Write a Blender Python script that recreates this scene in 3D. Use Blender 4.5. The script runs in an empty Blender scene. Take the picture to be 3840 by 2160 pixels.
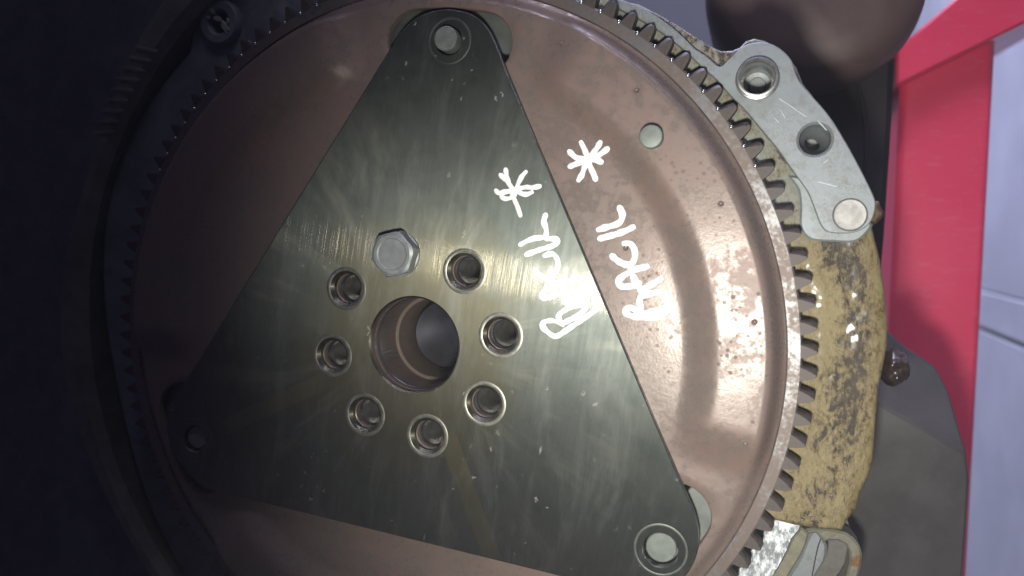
import bpy, bmesh, math, random
from mathutils import Matrix, Vector
from mathutils.geometry import delaunay_2d_cdt
from mathutils import noise as mnoise

random.seed(7)
SC = bpy.context.scene
COL = SC.collection
R_ = math.radians

# --------------------------------------------------------------------------
# frame: the engine is measured in millimetres in its own axes, with the crankshaft
# centre as zero: u = towards the floor, v = to the right, w = out of the flexplate.
# World: X = v, Y = -w, Z = up, the floor at Z = 0.
# --------------------------------------------------------------------------
FLOOR_U = 450.0
TO_WORLD = Matrix(((0, 1, 0, 0), (0, 0, -1, 0), (-1, 0, 0, FLOOR_U / 1000.0), (0, 0, 0, 1)))

def world(u, v, w):
    return TO_WORLD @ Vector((u / 1000.0, v / 1000.0, w / 1000.0))

# --------------------------------------------------------------------------
# camera
# --------------------------------------------------------------------------
cam_rows = ((0.9572, 0.0, -0.2895), (-0.0203, 0.9975, -0.0672), (0.2888, 0.0702, 0.9548))
cd = bpy.data.cameras.new('camera')
cam = bpy.data.objects.new('camera', cd)
COL.objects.link(cam)
rot = Matrix(cam_rows).transposed()
rot = TO_WORLD.to_3x3() @ rot
q = rot.to_quaternion()
cam.matrix_world = Matrix.Translation(world(126.7, 44.3, 284.7)) @ q.to_matrix().to_4x4()
cd.sensor_width = 36.0
cd.lens = 27.78
cd.clip_start = 0.01
cd.clip_end = 60.0
cd.dof.use_dof = True
cd.dof.focus_distance = 0.305
cd.dof.aperture_fstop = 7.5
SC.camera = cam

# --------------------------------------------------------------------------
# light: dim room, the small hard lamp beside the lens, cool daylight from an open
# door far to the side
# --------------------------------------------------------------------------
wd = bpy.data.worlds.new('World')
SC.world = wd
wd.use_nodes = True
bg = wd.node_tree.nodes['Background']
bg.inputs[0].default_value = (0.58, 0.44, 0.92, 1)
bg.inputs[1].default_value = 0.034

def lamp(name, kind, pos, target, energy, color):
    ld = bpy.data.lights.new(name, kind)
    lo = bpy.data.objects.new(name, ld)
    COL.objects.link(lo)
    a, b = world(*pos), world(*target)
    lo.location = a
    lo.rotation_euler = (b - a).to_track_quat('-Z', 'Y').to_euler()
    ld.energy = energy
    ld.color = color
    return ld

fl = lamp('torch_lamp', 'SPOT', (115, -15, 290), (126, 2, 0), 5.9, (1.0, 0.97, 0.88))
fl.spot_size = R_(79)
fl.spot_blend = 1.0
fl.shadow_soft_size = 0.014
dl = lamp('doorway_light', 'AREA', (-100, 1500, -1000), (380, 0, -1000), 42.0, (0.70, 0.74, 1.0))
dl.shape = 'RECTANGLE'
dl.size = 1.1
dl.size_y = 1.1
dl.spread = R_(82)

fill = lamp('beam_fill_light', 'AREA', (330, 1000, 250), (250, 40, -260), 0.8, (0.76, 0.74, 1.0))  # fill light added to wash out the shadow on the red beam
fill.shape = 'SQUARE'
fill.size = 0.5
fill.spread = R_(32)

SC.view_settings.view_transform = 'Standard'
SC.view_settings.look = 'None'
SC.view_settings.exposure = 0.0
SC.view_settings.gamma = 1.0
SC.view_settings.use_curve_mapping = False
SC.cycles.max_bounces = 6
SC.cycles.caustics_reflective = False
SC.cycles.caustics_refractive = False
SC.cycles.sample_clamp_indirect = 4.0

# --------------------------------------------------------------------------
# materials
# --------------------------------------------------------------------------
class NT:
    """small helper for procedural materials; coordinates come out in millimetres"""
    def __init__(self, name):
        self.m = bpy.data.materials.new(name)
        self.m.use_nodes = True
        self.t = self.m.node_tree
        self.b = self.t.nodes['Principled BSDF']
        tc = self.t.nodes.new('ShaderNodeTexCoord')
        self.mm = self.vmath('SCALE', tc.outputs['Object'], scale=1000.0)
    def new(self, k):
        return self.t.nodes.new(k)
    def put(self, sock, val):
        if val is None:
            return
        if isinstance(val, bpy.types.NodeSocket):
            self.t.links.new(val, sock)
        else:
            if isinstance(val, (tuple, list)) and len(val) == 3 and sock.type == 'RGBA':
                val = (*val, 1)
            sock.default_value = val
    def vmath(self, op, a, b=None, scale=None):
        n = self.new('ShaderNodeVectorMath'); n.operation = op
        self.put(n.inputs[0], a)
        if b is not None: self.put(n.inputs[1], b)
        if scale is not None: n.inputs['Scale'].default_value = scale
        return n.outputs['Value'] if op in ('DOT_PRODUCT', 'LENGTH', 'DISTANCE') else n.outputs[0]
    def math(self, op, a, b=None, c=None, clamp=False):
        n = self.new('ShaderNodeMath'); n.operation = op; n.use_clamp = clamp
        self.put(n.inputs[0], a)
        if b is not None: self.put(n.inputs[1], b)
        if c is not None: self.put(n.inputs[2], c)
        return n.outputs[0]
    def mapping(self, vec, loc=(0, 0, 0), rot=(0, 0, 0), scale=(1, 1, 1)):
        n = self.new('ShaderNodeMapping')
        self.put(n.inputs['Vector'], vec)
        n.inputs['Location'].default_value = loc
        n.inputs['Rotation'].default_value = rot
        n.inputs['Scale'].default_value = scale
        return n.outputs[0]
    def noise(self, scale, detail=4, rough=0.55, vec=None, dist=0.0):
        n = self.new('ShaderNodeTexNoise')
        self.put(n.inputs['Vector'], vec if vec is not None else self.mm)
        n.inputs['Scale'].default_value = scale
        n.inputs['Detail'].default_value = detail
        n.inputs['Roughness'].default_value = rough
        n.inputs['Distortion'].default_value = dist
        return n.outputs['Fac']
    def voro(self, scale, vec=None, feature='F1', rnd=1.0):
        n = self.new('ShaderNodeTexVoronoi'); n.feature = feature
        self.put(n.inputs['Vector'], vec if vec is not None else self.mm)
        n.inputs['Scale'].default_value = scale
        n.inputs['Randomness'].default_value = rnd
        return n.outputs['Distance']
    def step(self, x, a, b, lo=0.0, hi=1.0):
        n = self.new('ShaderNodeMapRange'); n.interpolation_type = 'SMOOTHSTEP'
        self.put(n.inputs[0], x)
        n.inputs[1].default_value = a; n.inputs[2].default_value = b
        n.inputs[3].default_value = lo; n.inputs[4].default_value = hi
        return n.outputs[0]
    def mix(self, f, a, b):
        n = self.new('ShaderNodeMix'); n.data_type = 'RGBA'
        self.put(n.inputs[0], f); self.put(n.inputs[6], a); self.put(n.inputs[7], b)
        return n.outputs[2]
    def lerp(self, f, a, b):
        n = self.new('ShaderNodeMix'); n.data_type = 'FLOAT'
        self.put(n.inputs[0], f); self.put(n.inputs[2], a); self.put(n.inputs[3], b)
        return n.outputs[0]
    def bump(self, h, strength=0.3, dist=0.0005, normal=None):
        n = self.new('ShaderNodeBump')
        n.inputs['Strength'].default_value = strength
        n.inputs['Distance'].default_value = dist
        self.put(n.inputs['Height'], h)
        if normal is not None: self.put(n.inputs['Normal'], normal)
        self.t.links.new(n.outputs[0], self.b.inputs['Normal'])
        return n.outputs[0]
    def set(self, **k):
        names = dict(color='Base Color', metal='Metallic', rough='Roughness', spec='Specular IOR Level',
                     coat='Coat Weight', coat_rough='Coat Roughness', aniso='Anisotropic', aniso_rot='Anisotropic Rotation')
        for a, v in k.items():
            self.put(self.b.inputs[names[a]], v)
        return self.m
    def xyz(self, vec=None):
        n = self.new('ShaderNodeSeparateXYZ')
        self.put(n.inputs[0], vec if vec is not None else self.mm)
        return n.outputs

def m_brushed():
    n = NT('brushed_stainless')
    # brush lines lean 10 degrees off the v axis
    al = n.mapping(n.mm, rot=(0, 0, R_(9.5)))
    fine = n.noise(1.0, 3, 0.6, n.mapping(al, scale=(3.2, 0.025, 1)))
    mid = n.noise(1.0, 4, 0.6, n.mapping(al, scale=(0.55, 0.045, 1)))
    cloud = n.noise(0.035, 5, 0.62, dist=0.6)
    cloud2 = n.noise(0.09, 5, 0.65, n.mapping(n.mm, loc=(31, 7, 0)))
    x, y, z = n.xyz()
    d = n.vmath('LENGTH', n.mm)
    # dried oil film round the crankshaft centre, with uneven border
    dd = n.math('ADD', d, n.math('MULTIPLY', n.math('SUBTRACT', cloud, 0.5), 55.0))
    film = n.step(dd, 62, 30, 0, 1)
    def streak(ax, ay, bx, by, wid):
        L = math.hypot(bx - ax, by - ay); tx, ty = (bx - ax) / L, (by - ay) / L
        s = n.math('ADD', n.math('MULTIPLY', n.math('SUBTRACT', x, ax), tx), n.math('MULTIPLY', n.math('SUBTRACT', y, ay), ty))
        t = n.math('ABSOLUTE', n.math('ADD', n.math('ADD', n.math('MULTIPLY', n.math('SUBTRACT', x, ax), -ty), n.math('MULTIPLY', n.math('SUBTRACT', y, ay), tx)), n.math('MULTIPLY', n.math('SUBTRACT', cloud2, 0.5), 2.5)))
        return n.math('MULTIPLY', n.step(t, wid, wid * 0.75), n.math('MULTIPLY', n.step(s, -4, 8), n.step(s, L + 6, L - 6)))
    st = n.math('MAXIMUM', streak(13, -33, 33, -83, 4.2), n.math('MULTIPLY', streak(-39, -16, -90, -40, 4.0), 0.7))
    base = n.mix(cloud, (0.082, 0.097, 0.090), (0.158, 0.172, 0.157))
    base = n.mix(n.math('MULTIPLY', n.step(cloud2, 0.45, 0.72), 0.35), base, (0.06, 0.075, 0.07))
    base = n.mix(n.math('MULTIPLY', film, 0.5), base, (0.145, 0.122, 0.062))
    smear = n.step(n.noise(0.05, 6, 0.7, n.mapping(al, loc=(5, 60, 0), scale=(1.6, 0.35, 1)), dist=0.5), 0.48, 0.68)
    base = n.mix(n.math('MULTIPLY', smear, 0.28), base, (0.25, 0.265, 0.25))
    base = n.mix(n.math('MULTIPLY', st, 0.6), base, (0.215, 0.195, 0.115))
    # wipe marks fanning from the centre, with their radiating sheen painted lighter
    ca = n.new('ShaderNodeCombineXYZ')
    n.put(ca.inputs[0], n.math('MULTIPLY', n.math('ARCTAN2', y, x), 5.0)); n.put(ca.inputs[1], n.math('MULTIPLY', d, 0.018))
    fan = n.math('MULTIPLY', n.step(n.noise(1.0, 4, 0.6, ca.outputs[0]), 0.50, 0.70), n.math('MULTIPLY', n.step(d, 30, 48), n.step(d, 110, 70)))
    base = n.mix(n.math('MULTIPLY', fan, 0.45), base, (0.26, 0.265, 0.225))
    # dust specks and short scrapes
    wv = n.new('ShaderNodeTexNoise'); n.put(wv.inputs['Vector'], n.mm); wv.inputs['Scale'].default_value = 0.55; wv.inputs['Detail'].default_value = 3
    jit = n.vmath('ADD', n.mm, n.vmath('SCALE', n.vmath('SUBTRACT', wv.outputs['Color'], (0.5, 0.5, 0.5)), scale=5.0))
    vo = n.voro(0.20, n.mapping(jit, scale=(1.0, 0.6, 1)))
    size = n.noise(0.21, 1, 0.5, n.mapping(n.mm, loc=(7, 3, 0)))
    sp = n.math('MULTIPLY', n.step(n.math('SUBTRACT', vo, n.math('MULTIPLY', n.math('SUBTRACT', size, 0.5), 0.35)), 0.14, 0.04), n.step(n.noise(0.03, 2, 0.5, n.mapping(n.mm, loc=(90, 40, 0))), 0.47, 0.58))
    vo2 = n.voro(0.075, n.mapping(al, scale=(1.5, 0.35, 1)))
    sp2 = n.math('MULTIPLY', n.step(vo2, 0.085, 0.04), n.step(cloud2, 0.5, 0.62))
    speck = n.math('MAXIMUM', sp, sp2)
    base = n.mix(n.math('MULTIPLY', speck, 0.45), base, (0.50, 0.47, 0.43))
    rg = n.math('ADD', n.lerp(cloud, 0.46, 0.56), n.math('MULTIPLY', n.math('SUBTRACT', mid, 0.5), 0.16))
    rg = n.math('ADD', rg, n.math('MULTIPLY', speck, 0.1))
    metal = n.math('SUBTRACT', 0.93, n.math('MULTIPLY', speck, 0.6))
    metal = n.math('SUBTRACT', metal, n.math('MULTIPLY', smear, 0.10))
    nm = n.bump(n.math('ADD', fine, n.math('MULTIPLY', mid, 0.4)), 0.08, 0.0003)
    tg = n.new('ShaderNodeTangent'); tg.direction_type = 'UV_MAP'; tg.uv_map = 'brush'
    n.put(n.b.inputs['Tangent'], tg.outputs[0])
    n.set(color=base, metal=metal, rough=rg, aniso=0.8, aniso_rot=0.25)
    # the polished crests of the brush lines throw the narrow streak
    b2 = n.new('ShaderNodeBsdfPrincipled')
    n.put(b2.inputs['Base Color'], n.mix(film, (0.40, 0.385, 0.33), (0.44, 0.40, 0.28)))
    b2.inputs['Metallic'].default_value = 1.0
    n.put(b2.inputs['Roughness'], n.lerp(cloud, 0.13, 0.17))
    b2.inputs['Anisotropic'].default_value = 1.0
    b2.inputs['Anisotropic Rotation'].default_value = 0.25
    n.put(b2.inputs['Tangent'], tg.outputs[0])
    # each brush line is a tiny ridge tilted sideways
    wob = n.noise(0.03, 2, 0.5)
    px, py = math.cos(R_(9.5)), -math.sin(R_(9.5))
    across = n.math('ADD', n.math('MULTIPLY', x, px), n.math('MULTIPLY', y, py))
    nz = n.new('ShaderNodeTexNoise'); nz.noise_dimensions = '1D'
    n.put(nz.inputs['W'], n.math('ADD', n.math('MULTIPLY', across, 2.6), n.math('MULTIPLY', wob, 3.0)))
    nz.inputs['Detail'].default_value = 3
    slope = n.math('MULTIPLY', n.math('SUBTRACT', nz.outputs['Fac'], 0.5), 2.3)
    cv = n.new('ShaderNodeCombineXYZ')
    n.put(cv.inputs[0], n.math('MULTIPLY', slope, px)); n.put(cv.inputs[1], n.math('MULTIPLY', slope, py))
    vt = n.new('ShaderNodeVectorTransform'); vt.vector_type = 'VECTOR'; vt.convert_from = 'OBJECT'; vt.convert_to = 'WORLD'
    n.put(vt.inputs[0], cv.outputs[0])
    ge = n.new('ShaderNodeNewGeometry')
    n.put(b2.inputs['Normal'], n.vmath('NORMALIZE', n.vmath('ADD', ge.outputs['Normal'], vt.outputs[0])))
    ms = n.new('ShaderNodeMixShader')
    n.put(ms.inputs[0], n.math('MULTIPLY', n.step(n.math('ADD', n.math('MULTIPLY', mid, 0.5), n.math('MULTIPLY', fine, 0.5)), 0.35, 0.68), 0.14))
    n.t.links.new(n.b.outputs[0], ms.inputs[1])
    n.t.links.new(b2.outputs[0], ms.inputs[2])
    out = [k for k in n.t.nodes if k.type == 'OUTPUT_MATERIAL'][0]
    n.t.links.new(ms.outputs[0], out.inputs['Surface'])
    return n.m

def m_flex():
    n = NT('oxidised_flexplate')
    big = n.noise(0.016, 4, 0.6)
    med = n.noise(0.055, 6, 0.65, dist=0.4)
    fine = n.noise(0.33, 5, 0.68)
    grit = n.noise(1.3, 3, 0.6)
    d = n.vmath('LENGTH', n.mm)
    # concentric rolling marks
    ringn = n.noise(1.0, 3, 0.6, n.mapping(n.mm, scale=(0.02, 0.02, 0.02)))
    base = n.mix(n.step(big, 0.35, 0.65), (0.198, 0.138, 0.120), (0.184, 0.145, 0.126))
    base = n.mix(n.math('MULTIPLY', n.step(med, 0.45, 0.75), 0.22), base, (0.145, 0.103, 0.086))
    worn = n.step(n.math('ADD', n.math('MULTIPLY', med, 0.55), n.math('MULTIPLY', fine, 0.45)), 0.43, 0.56)
    base = n.mix(n.math('MULTIPLY', worn, 0.65), base, (0.195, 0.165, 0.146))
    # rust freckles
    vo = n.voro(0.33)
    fr = n.math('MULTIPLY', n.step(vo, 0.30, 0.17), n.step(n.noise(0.045, 3, 0.5, n.mapping(n.mm, loc=(13, 50, 0))), 0.42, 0.56))
    base = n.mix(n.math('MULTIPLY', fr, 0.4), base, (0.125, 0.08, 0.066))
    rg = n.lerp(worn, 0.46, 0.26)
    rg = n.math('ADD', rg, n.math('MULTIPLY', fr, 0.2))
    rg = n.math('ADD', rg, n.math('MULTIPLY', n.math('SUBTRACT', grit, 0.5), 0.10))
    metal = n.lerp(worn, 0.12, 0.22)
    n.bump(n.math('ADD', n.math('MULTIPLY', fine, 1.0), n.math('MULTIPLY', grit, 0.4)), 0.16, 0.0003)
    return n.set(color=base, metal=metal, rough=rg, spec=0.36)

def m_simple(name, color, rough, metal=0.0, vary=0.25, nscale=0.12, bump=0.12, dark=None, coat=0.0, spec=0.5):
    n = NT(name)
    a = n.noise(nscale, 5, 0.62, dist=0.3)
    b = n.noise(nscale * 9, 3, 0.6)
    dk = dark or tuple(c * (1 - 1.6 * vary) for c in color)
    col = n.mix(n.step(a, 0.3, 0.7), dk, color)
    col = n.mix(n.math('MULTIPLY', n.step(b, 0.5, 0.75), vary), col, tuple(min(1, c * 1.35) for c in color))
    rg = n.math('ADD', rough, n.math('MULTIPLY', n.math('SUBTRACT', a, 0.5), 0.28), clamp=True)
    if bump:
        n.bump(n.math('ADD', a, n.math('MULTIPLY', b, 0.5)), bump, 0.0004)
    return n.set(color=col, rough=rg, metal=metal, coat=coat, coat_rough=0.15, spec=spec)

def m_gear():
    n = NT('ring_gear_steel')
    a = n.noise(0.05, 5, 0.6)
    b = n.noise(0.6, 4, 0.65)
    x, y, z = n.xyz()
    wear = n.step(n.math('ADD', n.math('MULTIPLY', a, 0.6), n.math('MULTIPLY', b, 0.4)), 0.45, 0.60)
    col = n.mix(wear, (0.135, 0.105, 0.092), (0.19, 0.19, 0.195))
    rg = n.lerp(wear, 0.54, 0.44)
    n.bump(b, 0.12, 0.0003)
    return n.set(color=col, metal=n.lerp(wear, 0.35, 0.85), rough=rg)

def m_alu():
    n = NT('machined_aluminium')
    a = n.noise(0.06, 5, 0.6, dist=0.5)
    sm = n.noise(0.35, 4, 0.6)
    al = n.mapping(n.mm, rot=(0, 0, R_(-38)))
    mill = n.noise(1.0, 3, 0.6, n.mapping(al, scale=(1.6, 0.14, 1)))
    col = n.mix(a, (0.18, 0.205, 0.22), (0.28, 0.31, 0.325))
    col = n.mix(n.math('MULTIPLY', n.step(sm, 0.48, 0.70), 0.6), col, (0.17, 0.17, 0.165))
    sc = n.math('MULTIPLY', n.step(n.voro(0.12, n.mapping(al, scale=(0.22, 1.6, 1))), 0.05, 0.02), n.step(a, 0.5, 0.6))
    col = n.mix(n.math('MULTIPLY', sc, 0.8), col, (0.75, 0.76, 0.76))
    grime = n.noise(1.3, 4, 0.7)
    col = n.mix(n.math('MULTIPLY', n.step(n.math('ADD', n.math('MULTIPLY', grime, 0.5), n.math('MULTIPLY', a, 0.5)), 0.49, 0.62), 0.6), col, (0.15, 0.148, 0.13))
    n.bump(n.math('ADD', mill, n.math('MULTIPLY', sm, 1.2)), 0.18, 0.0003)
    return n.set(color=col, metal=0.25, rough=n.lerp(a, 0.42, 0.6))

def m_oily():
    n = NT('oily_raw_casting')
    a = n.noise(0.07, 5, 0.66, dist=0.8)
    b = n.noise(0.50, 8, 0.76, n.mapping(n.mm, scale=(1.0, 0.5, 1)), dist=0.25)
    c = n.noise(1.5, 3, 0.6, n.mapping(n.mm, scale=(1.0, 0.45, 1)))
    x, y, z = n.xyz()
    # oil crept along the middle of the flange face and pooled in its hollows
    rad = n.math('ADD', n.vmath('LENGTH', n.mapping(n.mm, scale=(1, 1, 0))), n.math('MULTIPLY', n.math('SUBTRACT', a, 0.5), 26.0))
    band = n.step(n.math('ABSOLUTE', n.math('SUBTRACT', rad, 162.5)), 11.0, 2.0)
    k = n.math('ADD', n.math('ADD', n.math('MULTIPLY', b, 0.62), n.math('MULTIPLY', a, 0.38)), n.math('MULTIPLY', n.math('MULTIPLY', band, n.step(y, -62, -15, 0.35, 1.0)), 0.12))
    oil = n.step(k, 0.575, 0.63)
    # the oil wash has only yellowed the lower stretch; above it the alloy is still grey
    clean = n.step(n.math('ADD', y, n.math('MULTIPLY', n.math('SUBTRACT', a, 0.5), 40.0)), 36, 54)
    col = n.mix(a, n.mix(clean, (0.26, 0.212, 0.105), (0.24, 0.25, 0.215)), n.mix(clean, (0.18, 0.142, 0.064), (0.17, 0.175, 0.145)))
    col = n.mix(n.math('MULTIPLY', n.step(c, 0.45, 0.75), 0.5), col, n.mix(clean, (0.335, 0.285, 0.16), (0.30, 0.31, 0.28)))
    col = n.mix(n.math('MULTIPLY', n.step(k, 0.46, 0.58), 0.75), col, (0.13, 0.095, 0.04))
    col = n.mix(oil, col, (0.030, 0.021, 0.012))
    rg = n.lerp(n.step(k, 0.47, 0.60), 0.5, 0.18)
    n.bump(n.math('ADD', n.math('MULTIPLY', b, 1.2), n.math('MULTIPLY', c, 0.7)), 0.55, 0.0008)
    return n.set(color=col, rough=rg, metal=0.05, coat=n.lerp(oil, 0.12, 0.3), coat_rough=0.14)

def m_ear():
    n = NT('ear_cast')
    a = n.noise(0.3, 5, 0.65, dist=0.5)
    b = n.noise(1.6, 3, 0.6)
    col = n.mix(a, (0.11, 0.10, 0.066), (0.20, 0.195, 0.16))
    d = n.vmath('LENGTH', n.mapping(n.mm, loc=(-167.0, 46.0, 0), scale=(1, 0.58, 0)))
    rust = n.step(n.math('ADD', d, n.math('MULTIPLY', n.math('SUBTRACT', a, 0.5), 4.0)), 2.4, 0.8)
    col = n.mix(rust, col, (0.15, 0.075, 0.028))
    n.bump(n.math('ADD', a, n.math('MULTIPLY', b, 0.4)), 0.5, 0.0006)
    return n.set(color=col, rough=0.4, coat=0.25, coat_rough=0.15)

def m_streaky():
    n = NT('fresh_cut_aluminium')
    a = n.noise(1.0, 5, 0.7, n.mapping(n.mm, rot=(0, 0, R_(14)), scale=(0.55, 0.10, 1)))
    b = n.noise(0.12, 4, 0.6)
    f = n.step(n.math('ADD', n.math('MULTIPLY', a, 0.65), n.math('MULTIPLY', b, 0.35)), 0.42, 0.58)
    col = n.mix(f, (0.10, 0.11, 0.12), (0.22, 0.235, 0.245))
    n.bump(a, 0.4, 0.0004)
    return n.set(color=col, metal=0.55, rough=n.lerp(f, 0.55, 0.44))

def m_paint_mark():
    n = NT('white_paint_marker')
    a = n.noise(0.7, 4, 0.6)
    col = n.mix(a, (0.82, 0.83, 0.84), (0.93, 0.93, 0.93))
    return n.set(color=col, rough=0.5)

def m_red():
    n = NT('red_enamel')
    a = n.noise(0.02, 5, 0.6)
    b = n.noise(0.25, 5, 0.65, n.mapping(n.mm, scale=(0.35, 1.6, 1)))
    col = n.mix(a, (0.62, 0.032, 0.085), (0.70, 0.048, 0.12))
    col = n.mix(n.math('MULTIPLY', n.step(b, 0.54, 0.72), 0.4), col, (0.66, 0.16, 0.22))
    n.bump(b, 0.1, 0.0005)
    return n.set(color=col, rough=n.lerp(a, 0.28, 0.45), coat=0.3, coat_rough=0.25)

def m_rust():
    n = NT('rusted_bore')
    a = n.noise(0.12, 5, 0.65, n.mapping(n.mm, scale=(1, 1, 0.4)))
    b = n.noise(0.8, 3, 0.6)
    col = n.mix(a, (0.095, 0.078, 0.068), (0.185, 0.140, 0.118))
    col = n.mix(n.math('MULTIPLY', n.step(b, 0.5, 0.7), 0.4), col, (0.16, 0.10, 0.075))
    n.bump(b, 0.15, 0.0003)
    return n.set(color=col, rough=0.5, metal=0.35)

BRUSHED = m_brushed()
FLEX = m_flex()
GEAR = m_gear()
ALU = m_alu()
OILY = m_oily()
MARK = m_paint_mark()
RED = m_red()
RUST = m_rust()
TOOTH = m_simple('tooth_steel', (0.085, 0.070, 0.064), 0.55, 0.3, 0.25, 0.4, 0.1)
GLINT = m_simple('polished_glint_bead', (0.62, 0.62, 0.62), 0.22, 0.95, 0.05, 0.5, 0)  # for the beads added at tooth roots as dots of glint
ZINC = m_simple('zinc_steel', (0.36, 0.39, 0.39), 0.48, 0.45, 0.12, 0.25, 0.06)
STUD = m_simple('bright_stud', (0.20, 0.225, 0.205), 0.5, 0.25, 0.15, 0.3, 0.06)
THREAD = m_simple('thread_steel', (0.38, 0.375, 0.36), 0.34, 0.9, 0.15, 0.3, 0.0)
HUB = m_simple('hub_steel', (0.10, 0.11, 0.14), 0.36, 0.85, 0.15, 0.2, 0.05)
BACK = m_simple('backing_steel', (0.15, 0.165, 0.155), 0.5, 0.45, 0.15, 0.15, 0.06)
BLOCKDARK = m_simple('block_casting', (0.19, 0.21, 0.225), 0.6, 0.1, 0.25, 0.06, 0.3)
BLOCKLIP = m_simple('block_lip', (0.19, 0.195, 0.16), 0.55, 0.15, 0.25, 0.06, 0.25)
PAN = m_simple('pan_steel', (0.066, 0.062, 0.064), 0.42, 0.1, 0.22, 0.03, 0.1)
RUBBER = m_simple('brown_plastic', (0.090, 0.056, 0.050), 0.45, 0.0, 0.2, 0.03, 0.05)
NEARBLACK = m_simple('black_bracket', (0.010, 0.007, 0.011), 0.6, 0.0, 0.2, 0.04, 0.05, spec=0.25)  # near-black colour of the bracket, also on the block's rear wall
TAR = m_simple('baked_oil', (0.030, 0.018, 0.015), 0.32, 0.0, 0.3, 0.3, 0.08, coat=0.3)
DENT = m_simple('dent_brown', (0.125, 0.092, 0.078), 0.5, 0.3, 0.15, 0.5, 0.05)  # punch marks in a darker brown than the disc
CONC = m_simple('painted_concrete', (0.25, 0.25, 0.30), 0.5, 0.0, 0.12, 0.006, 0.05)
JOINT = m_simple('joint_filler', (0.225, 0.225, 0.27), 0.7, 0.0, 0.1, 0.02, 0.05)

# --------------------------------------------------------------------------
# building helpers (all coordinates in mm: u, v, w)
# --------------------------------------------------------------------------
def thing(name, label, cat, origin=(0, 0, 0), group=None):
    o = bpy.data.objects.new(name, None)
    COL.objects.link(o)
    o.empty_display_size = 0.02
    o.matrix_world = TO_WORLD @ Matrix.Translation(Vector(origin) / 1000.0)
    o['label'] = label
    o['category'] = cat
    if group: o['group'] = group
    o['_o'] = tuple(float(c) for c in origin)
    return o

ORG = {}
def mesh_from(name, verts, faces, mat, origin=(0, 0, 0), sharp=35.0, uv=None, merge=True):
    bm = bmesh.new()
    vs = [bm.verts.new(((p[0] - origin[0]) / 1000.0, (p[1] - origin[1]) / 1000.0, (p[2] - origin[2]) / 1000.0)) for p in verts]
    for f in faces:
        try:
            bm.faces.new([vs[i] for i in f])
        except ValueError:
            pass
    if merge:
        bmesh.ops.remove_doubles(bm, verts=bm.verts, dist=2e-6)
        bmesh.ops.recalc_face_normals(bm, faces=bm.faces)
    me = bpy.data.meshes.new(name)
    bm.to_mesh(me)
    bm.free()
    for p in me.polygons:
        p.use_smooth = True
    me.set_sharp_from_angle(angle=R_(sharp))
    me.materials.append(mat)
    if uv:
        l = me.uv_layers.new(name=uv[0])
        for lp in me.loops:
            c = me.vertices[lp.vertex_index].co
            l.data[lp.index].uv = uv[1](c.x * 1000, c.y * 1000)
    return me

def part(name, parent, verts, faces, mat, label=None, **k):
    root = parent
    while root.parent: root = root.parent
    org = tuple(root['_o']) if '_o' in root else (0, 0, 0)
    me = mesh_from(name, verts, faces, mat, origin=org, **k)
    o = bpy.data.objects.new(name, me)
    COL.objects.link(o)
    o.parent = parent
    if label: o['label'] = label
    return o

def area2(l):
    return sum(l[i][0] * l[(i + 1) % len(l)][1] - l[(i + 1) % len(l)][0] * l[i][1] for i in range(len(l)))

def ccw(l):
    return list(l) if area2(l) > 0 else list(reversed(l))

def offset(l, d):
    """move a CCW loop inwards by d (d < 0: outwards)"""
    n = len(l); out = []
    for i in range(n):
        a, b, c = l[i - 1], l[i], l[(i + 1) % n]
        e1 = Vector((b[0] - a[0], b[1] - a[1])); e2 = Vector((c[0] - b[0], c[1] - b[1]))
        if e1.length < 1e-6 or e2.length < 1e-6:
            out.append(b); continue
        e1.normalize(); e2.normalize()
        nn = Vector((-e1.y - e2.y, e1.x + e2.x))
        if nn.length < 0.3:
            out.append(b); continue
        nn.normalize()
        k = d / max(0.5, nn.dot(Vector((-e1.y, e1.x))))
        out.append((b[0] + nn.x * k, b[1] + nn.y * k))
    return out

def circle(u, v, r, n=40, a0=0.0):
    return [(u + r * math.cos(2 * math.pi * i / n + a0), v + r * math.sin(2 * math.pi * i / n + a0)) for i in range(n)]

def spline(pts, per=6, closed=True):
    """Catmull-Rom through the points"""
    n = len(pts); out = []
    rng = range(n) if closed else range(n - 1)
    for i in rng:
        if closed:
            p0, p1, p2, p3 = pts[i - 1], pts[i], pts[(i + 1) % n], pts[(i + 2) % n]
        else:
            p1, p2 = pts[i], pts[i + 1]
            p0 = pts[i - 1] if i else (2 * p1[0] - p2[0], 2 * p1[1] - p2[1])
            p3 = pts[i + 2] if i + 2 < n else (2 * p2[0] - p1[0], 2 * p2[1] - p1[1])
        for k in range(per):
            t = k / per
            out.append(tuple(0.5 * (2 * p1[j] + (p2[j] - p0[j]) * t + (2 * p0[j] - 5 * p1[j] + 4 * p2[j] - p3[j]) * t * t
                                    + (3 * p1[j] - p0[j] - 3 * p2[j] + p3[j]) * t ** 3) for j in (0, 1)))
    if not closed: out.append(tuple(pts[-1]))
    return out

def inside(p, poly):
    c = False; j = len(poly) - 1
    for i in range(len(poly)):
        if (poly[i][1] > p[1]) != (poly[j][1] > p[1]) and p[0] < (poly[j][0] - poly[i][0]) * (p[1] - poly[i][1]) / (poly[j][1] - poly[i][1]) + poly[i][0]:
            c = not c
        j = i
    return c

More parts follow.
